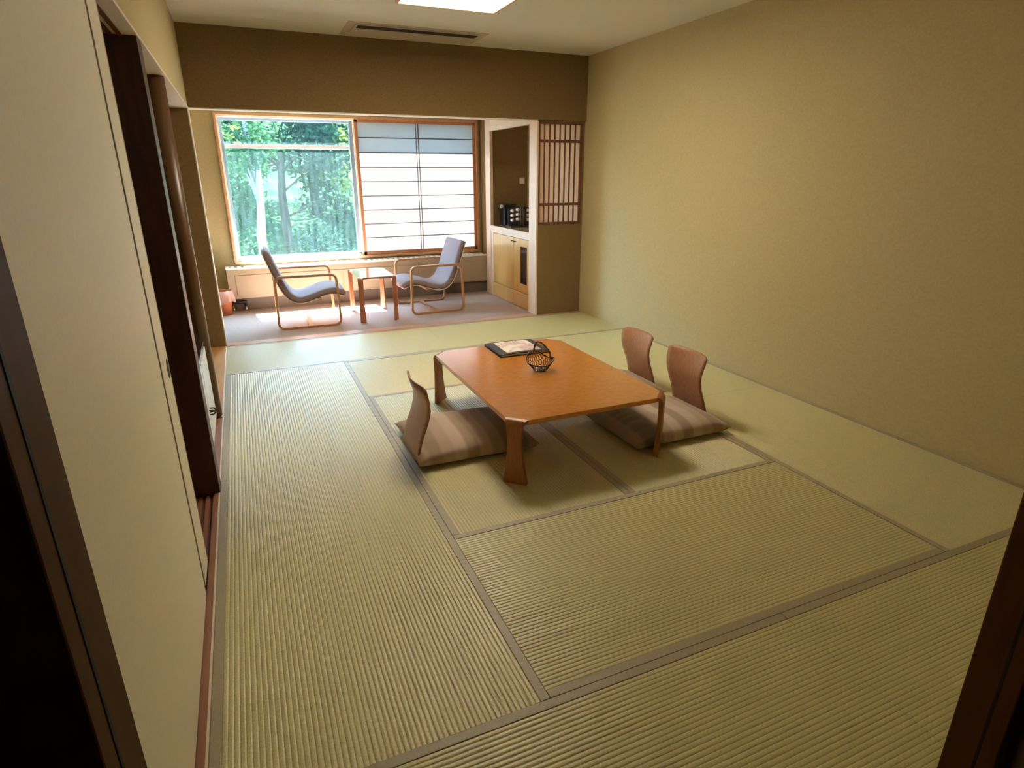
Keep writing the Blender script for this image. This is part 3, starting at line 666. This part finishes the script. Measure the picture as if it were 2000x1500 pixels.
# ------------------------------------------------------------------ side table
st = thing('side_table', 'small reddish wooden side table with glossy top between the armchairs', 'side table', (1.475, 6.27, -0.002))
sx, sy, sc2, sz = 0.188, 0.335, 0.05, 0.470
oc = [(-sx + sc2, -sy), (sx - sc2, -sy), (sx, -sy + sc2), (sx, sy - sc2), (sx - sc2, sy), (-sx + sc2, sy), (-sx, sy - sc2), (-sx, -sy + sc2)]
MB().prism(oc, sz - 0.020, sz).build('table_top', 'red_top', st, 0.003)
for a in (-1, 1):
    for b in (-1, 1):
        c = Vector((a * (sx - sc2 / 2), b * (sy - sc2 / 2), 0)); nrm = Vector((a, b, 0)).normalized(); tng = Vector((-nrm.y, nrm.x, 0)); P = []
        prof = [(0.026 * math.sin(math.radians(15 * k)), sz - 0.026 + 0.026 * math.cos(math.radians(15 * k)), 0.007 * math.sin(math.radians(15 * k)) * 0.6, sz - 0.026 + 0.006 * math.cos(math.radians(15 * k)), 0.035 - 0.008 * math.sin(math.radians(15 * k))) for k in range(7)]
        prof += [(0.026, 0.36, 0.006, 0.36, 0.026), (0.026, 0.2, 0.007, 0.2, 0.027), (0.024, 0.0, 0.006, 0.0, 0.032)]
        for ox, oz, ix, iz, w_ in prof:
            P.append([tuple(c + nrm * ox + tng * w_ + Vector((0, 0, oz))), tuple(c + nrm * ox - tng * w_ + Vector((0, 0, oz))), tuple(c + nrm * ix - tng * w_ + Vector((0, 0, iz))), tuple(c + nrm * ix + tng * w_ + Vector((0, 0, iz)))])
        mb = MB().grid(P, False, True); k = len(P); mb.f.append((0, 1, 2, 3)); mb.f.append(tuple(4 * (k - 1) + j for j in (3, 2, 1, 0)))
        mb.build('leg', 'red_wood', st, 0.002)

# ------------------------------------------------------------------ built-in pantry niche on the right of the veranda
XF = 3.120
struct('trim_15', MB().box(3.092, 3.112, PY0, 5.725, 0.0, ZL), 'maple_frame', 0.002, label='pale wooden post at the open end of the pantry niche')
nf = MB().box(XF - 0.004, 3.155, 6.900, 7.055, 0.0, 2.20).box(XF - 0.004, 3.155, 5.665, 6.900, 1.945, 2.005)
struct('trim_16', nf, 'maple_frame', 0.002, label='pale wooden frame round the pantry niche opening')
struct('wall_niche_header', MB().box(XF, 3.155, 5.66, 6.900, 2.005, 2.20), 'peach')
struct('wall_niche_far', MB().box(3.155, WX, 6.95, 7.06, 0.0, 2.20), 'wall_far')
struct('ceiling_niche', MB().box(3.155, WX, 5.66, 6.95, 2.02, 2.08), 'peach')
kc = thing('base_cabinet', 'built-in maple base cabinet with a smoked glass slot, right of the armchairs', 'cabinet', (3.38, 6.35, 0.0))
X0 = XF - 3.38
MB().box(X0 + 0.016, 0.25, -0.585, 0.545, 0.0, 0.785).build('body', 'maple', kc)
MB().box(X0 - 0.002, X0 + 0.016, -0.585, 0.545, 0.780, 0.800).build('top_rail', 'maple_frame', kc)
def door(y0, y1, slot):
    mb = MB()
    if slot:
        a, b = 5.832 - 6.35, 6.020 - 6.35
        mb.box(X0, X0 + 0.015, y0, a, 0.180, 0.774).box(X0, X0 + 0.015, b, y1, 0.180, 0.774).box(X0, X0 + 0.015, a, b, 0.180, 0.272).box(X0, X0 + 0.015, a, b, 0.690, 0.774)
    else: mb.box(X0, X0 + 0.015, y0, y1, 0.180, 0.774)
    d = mb.build('door', 'maple', kc, 0.0015)
    if slot: MB().box(X0 + 0.008, X0 + 0.012, a + 0.0005, b - 0.0005, 0.2725, 0.6895).build('glass_slot', 'dark_glass', d)
    yk = (y1 - 0.035) if slot else (y0 + 0.035)
    MB().tube([(X0, yk - 0.018, 0.735), (X0 - 0.016, yk - 0.018, 0.733), (X0 - 0.018, yk, 0.731), (X0 - 0.016, yk + 0.018, 0.733), (X0, yk + 0.018, 0.735)], 0.004, 8).build('handle', 'iron', d, smooth=True)
door(-0.600, -0.168, True); door(-0.160, 0.470, False)
MB().box(X0 + 0.0152, X0 + 0.0159, -0.172, -0.156, 0.01, 0.775).build('door_gap_shade', 'slot', kc)  # darkness of the door gap, put in as a dark backing strip
MB().box(X0 - 0.012, X0 + 0.015, -0.583, -0.168, 0.006, 0.170).build('drawer', 'maple', kc, 0.003)
MB().box(X0 - 0.012, X0 + 0.015, -0.160, 0.470, 0.006, 0.170).build('drawer', 'maple', kc, 0.003)
MB().box(X0, X0 + 0.015, 0.474, 0.545, 0.0, 0.78).build('side_stile', 'maple_frame', kc)
ct = thing('counter_top', 'wooden counter with pale front edge inside the pantry niche', 'counter', (3.38, 6.35, 0.80))
MB().box(X0 + 0.014, 0.256, -0.685, 0.596, 0.0, 0.058).build('counter_slab', 'counter', ct)
MB().box(X0 - 0.006, X0 + 0.0138, -0.584, 0.549, 0.0, 0.060).build('front_edge', 'maple_frame', ct, 0.003)
# coffee machine and cup rack
cm = thing('coffee_machine', 'black coffee machine with a round cream cap at the rear of the counter', 'coffee machine', (3.275, 6.75, 0.8585))
MB().box(-0.045, 0.115, -0.02, 0.13, 0.0, 0.262).build('machine_body', 'black', cm, 0.008)
MB().box(-0.085, -0.030, 0.0, 0.10, 0.205, 0.262).build('brew_head', 'black', cm, 0.008)
MB().lathe([(0, -0.004), (0.022, -0.004), (0.024, 0.0), (0.022, 0.006), (0, 0.008)], (-0.074, -0.006, 0.232), 20, 'y').build('cap', 'plate', cm, smooth=True)
rk = thing('capsule_rack', 'black and chrome two-sided rack holding pale coffee capsules', 'rack', (3.345, 6.56, 0.8585))
ang = math.radians(35)
MB().box(-0.125, 0.170, -0.060, 0.10, 0.0, 0.012).build('rack_base', 'black', rk, 0.003)
for k, x in enumerate((0.0, 0.022, 0.044)):
    MB().tube([(x, -0.058, 0.012), (x, -0.058, 0.245)], 0.0035, 8, up=(1, 0, 0)).build('upright', 'chrome', rk, smooth=True)
MB().add([(-0.005, -0.054, 0.012), (0.05, -0.054, 0.012), (0.05, -0.054, 0.245), (-0.005, -0.054, 0.245), (-0.005, -0.046, 0.012), (0.05, -0.046, 0.012), (0.05, -0.046, 0.245), (-0.005, -0.046, 0.245)],
         [(0, 1, 2, 3), (7, 6, 5, 4), (0, 4, 5, 1), (1, 5, 6, 2), (2, 6, 7, 3), (3, 7, 4, 0)]).build('spine', 'black', rk)
for s in (-1, 1):
    mb = MB(); xa, xb = (-0.006, -0.125) if s < 0 else (0.052, 0.165)
    ya, yb = -0.052, 0.03
    mb.add([(xa, ya, 0.012), (xb, yb, 0.012), (xb, yb, 0.215), (xa, ya, 0.240), (xa, ya + 0.006, 0.012), (xb, yb + 0.006, 0.012), (xb, yb + 0.006, 0.215), (xa, ya + 0.006, 0.240)],
           [(0, 1, 2, 3), (7, 6, 5, 4), (0, 4, 5, 1), (1, 5, 6, 2), (2, 6, 7, 3), (3, 7, 4, 0)])
    mb.build('rack_panel', 'black', rk)
capmats = ['plate', 'cloth_white']
first = None
rows = ['top', 'second', 'third', 'bottom']
cols_ = {(-1, 0): 'outer left', (-1, 1): 'inner left', (1, 1): 'right'}
M['capsule'] = mat('capsule_foil', (0.72, 0.62, 0.58), 0.3, spec=0.6, metal=0.3)
for s in (-1, 1):
    for c_ in (0, 1):
        if s > 0 and c_ == 0: continue
        for r in range(3):
            f = (0.78 if c_ == 0 else 0.32) if s < 0 else 0.72
            xa, xb = (-0.006, -0.125) if s < 0 else (0.052, 0.165)
            x = xa + (xb - xa) * f; y = -0.052 + 0.082 * f; z = 0.190 - 0.055 * r + (0.012 if c_ == 1 and s < 0 else 0)
            lab = 'pale coffee capsule in the %s column of the rack, %s row' % (cols_[(s, c_)], ('top', 'middle', 'bottom')[r])
            q = thing('coffee_capsule', lab, 'coffee capsule', (3.345 + x, 6.56 + y, 0.8585 + z), ang * s * -1, 'coffee capsules in the rack')
            MB().lathe([(0, -0.040), (0.019, -0.040), (0.021, -0.036), (0.0165, -0.004), (0.012, -0.0035)], (0, 0, 0), 18, 'y').build('capsule_body', 'capsule', q, smooth=True)
sw = thing('wall_switch', 'small square pale wall switch on the brown niche wall', 'switch', (3.565, 6.949, 1.385))
MB().box(-0.035, 0.035, -0.008, 0.0, -0.035, 0.035).build('switch_plate', 'plate', sw, 0.003)
MB().box(-0.016, 0.016, -0.012, -0.008, -0.016, 0.016).build('rocker', 'light_strip', sw, 0.002)

# lattice screen in the partition
lc = thing('lattice_screen', 'dark wooden lattice screen with peach paper in the partition wall', 'lattice screen', (3.3640, PY0 + 0.030, 0.955))
LX0, LX1, LH = -0.251, 0.251, ZL - 0.012 - 0.955
MB().box(LX0, LX0 + 0.016, -0.032, 0.02, 0, LH).box(LX1 - 0.016, LX1, -0.032, 0.02, 0, LH).box(LX0, LX1, -0.032, 0.02, LH - 0.014, LH).box(LX0, LX1, -0.032, 0.02, 0, 0.026).build('screen_frame', 'lattice', lc, 0.001)
nb = 8; ww = (LX1 - LX0 - 0.032) / nb
for i in range(1, nb):
    x = LX0 + 0.016 + ww * i; MB().box(x - 0.006, x + 0.006, -0.012, -0.001, 0.026, LH - 0.014).build('vertical_bar', 'lattice', lc)
for z in (1.161 - 0.955, 1.777 - 0.955):
    MB().box(LX0 + 0.016, LX1 - 0.016, -0.030, -0.0005, z - 0.013, z + 0.013).build('cross_rail', 'lattice', lc)
MB().box(LX0 + 0.004, LX1 - 0.004, 0.002, 0.0035, 0.01, LH - 0.008).build('paper', 'paper_warm', lc)

# ------------------------------------------------------------------ ceiling fittings
cl = thing('ceiling_lamp', 'square wood-framed lit ceiling lamp above the low table', 'ceiling lamp', (1.71, 3.74, ZC))
mb = MB(); hw, zb = 0.345, -0.066
mb.box(-hw, -hw + 0.016, -hw, hw, zb, 0.0).box(hw - 0.016, hw, -hw, hw, zb, 0.0).box(-hw + 0.016, hw - 0.016, -hw, -hw + 0.016, zb, 0.0).box(-hw + 0.016, hw - 0.016, hw - 0.016, hw, zb, 0.0)
mb.build('lamp_frame', 'lampwood', cl, 0.002)
MB().box(-hw + 0.017, hw - 0.017, -hw + 0.017, hw - 0.017, zb + 0.006, zb + 0.010).build('diffuser', 'lampglow', cl)
av = thing('air_conditioner_vent', 'long slotted air conditioner panel in the ceiling near the far wall', 'air vent', (1.795, 5.225, ZC))
MB().box(-0.575, 0.575, -0.245, 0.245, -0.004, 0.0).build('surround', 'vent', av, 0.001)
MB().box(-0.515, 0.515, -0.205, 0.225, -0.012, -0.004).build('front_panel', 'vent', av, 0.003)
MB().box(-0.495, 0.495, -0.190, -0.085, -0.0135, -0.012).build('air_slot', 'slot', av)
MB().box(-0.495, 0.495, -0.150, -0.143, -0.0165, -0.0135).build('louvre', 'slot', av)

# ------------------------------------------------------------------ outside: hillside and trees
g = MB(); P = []
for i in range(41):
    row = []
    for j in range(41):
        x = -22 + 44 * i / 40; y = 9.2 + 30 * j / 40
        z = -1.6 + 0.16 * (y - 9) + 0.012 * max(0, y - 14) ** 2 + 0.35 * math.sin(x * 0.7 + y * 0.3) * math.sin(y * 0.5)
        row.append((x, y, z))
    P.append(row)
struct('ground_hillside', g.grid(P), 'ground', smooth=True)
def gz(x, y): return -1.6 + 0.16 * (y - 9) + 0.012 * max(0, y - 14) ** 2 + 0.35 * math.sin(x * 0.7 + y * 0.3) * math.sin(y * 0.5)
def leaves(rnd, blobs, n, size):
    mb = MB()
    for k in range(n):
        bx, by, bz, br = rnd.choice(blobs)
        v = Vector((rnd.gauss(0, 1), rnd.gauss(0, 1), rnd.gauss(0, 1))).normalized() * br * (rnd.random() ** 0.45)
        c = Vector((bx, by, bz)) + Vector((v.x, v.y, v.z * 0.75))
        d = Vector((rnd.gauss(0, 1), rnd.gauss(0, 1), rnd.gauss(0, 0.6) - 0.3)).normalized(); s_ = size * rnd.uniform(0.6, 1.4)
        e = d.cross(Vector((rnd.gauss(0, 1), rnd.gauss(0, 1), rnd.gauss(0, 1)))).normalized()
        a = c - d * s_; b_ = c + d * s_
        mb.add([a, c + e * s_ * 0.42 - d * 0.1 * s_, b_, c - e * s_ * 0.42 - d * 0.1 * s_], [(0, 1, 2, 3)])
    return mb
def tree(label, x, y, h, cr_, leafm, n, size, barkm='bark', name='broadleaf_tree', cat='tree', group='trees outside the window', low=0.25, seed=0):
    rnd = random.Random(seed); z0 = gz(x, y) - 0.05
    t = thing(name, label, cat, (x, y, z0), 0, group)
    path = [(0.06 * math.sin(k * 1.7 + seed) * k / 3, 0.05 * math.cos(k * 1.3 + seed) * k / 3, h * 0.92 * k / 6) for k in range(7)]
    r0 = 0.035 * h ** 0.8
    tm = MB().tube(path, r0, 10, up=(0, 1, 0), scale=[1, .86, .74, .6, .46, .32, .18])
    blobs = []
    for k in range(14):
        f = rnd.uniform(low, 1.0); a = rnd.uniform(0, 6.28); rr = cr_ * rnd.uniform(0.25, 0.85) * (1.15 - 0.6 * f)
        bx, by, bz = rr * math.cos(a), rr * math.sin(a), h * f
        blobs.append((bx, by, bz, cr_ * rnd.uniform(0.32, 0.5)))
        zb_ = h * f * 0.75
        tm.tube([(0, 0, zb_), (bx * 0.5, by * 0.5, zb_ + (bz - zb_) * 0.6), (bx, by, bz)], r0 * 0.28, 6, up=(0.3, 1, 0.2), scale=[1, .6, .25])
    tm.build('trunk', barkm, t, smooth=True)
    leaves(rnd, blobs, int(n * 2.2), size * 0.62).build('foliage', leafm, t)
    return t
tree('dense green tree filling the upper left of the window view', -1.2, 15.0, 5.0, 2.0, 'leaf', 3400, 0.13, seed=1)
tree('blue-green tree in the middle of the window view', 1.3, 16.2, 5.2, 2.2, 'leaf_b', 3400, 0.13, seed=2)
tree('bright yellow-green tree at the upper right of the window view', 3.6, 14.2, 4.6, 1.7, 'leaf_y', 2600, 0.11, seed=3)
tree('green tree behind the right edge of the clear pane', 5.0, 17.0, 5.6, 2.2, 'leaf', 3000, 0.14, seed=4)
tree('far green tree left of the pale trunk', -3.6, 17.5, 5.8, 2.3, 'leaf_b', 2600, 0.15, seed=5)
tree('pale-trunked slender tree at the left edge of the window view', -0.45, 11.8, 4.6, 1.0, 'leaf_y', 700, 0.10, 'bark_pale', 'birch_tree', low=0.55, seed=6)
tree('slender pale-trunked tree seen above the left armchair', 0.62, 12.6, 4.4, 0.9, 'leaf', 700, 0.10, 'bark_pale', 'birch_tree', low=0.6, seed=8)
tree('dark green tree high on the slope in the middle', 2.4, 19.5, 6.0, 2.6, 'leaf_b', 3000, 0.16, seed=9)
tree('dark green tree high on the slope at left', -0.8, 19.8, 6.0, 2.6, 'leaf', 3000, 0.16, seed=10)
for i, (x, y, lab) in enumerate([(-1.6, 12.6, 'leafy bush at the lower left of the window view'), (0.2, 13.4, 'leafy bush below the middle of the clear pane'), (1.7, 13.0, 'leafy bush right of the middle outside the window'), (3.1, 12.4, 'leafy bush outside near the shoji edge')]):
    tree(lab, x, y, 1.3, 1.1, ('leaf_b', 'leaf', 'leaf_b', 'leaf')[i], 1300, 0.09, name='leafy_bush', cat='bush', group='bushes outside the window', low=0.1, seed=20 + i)
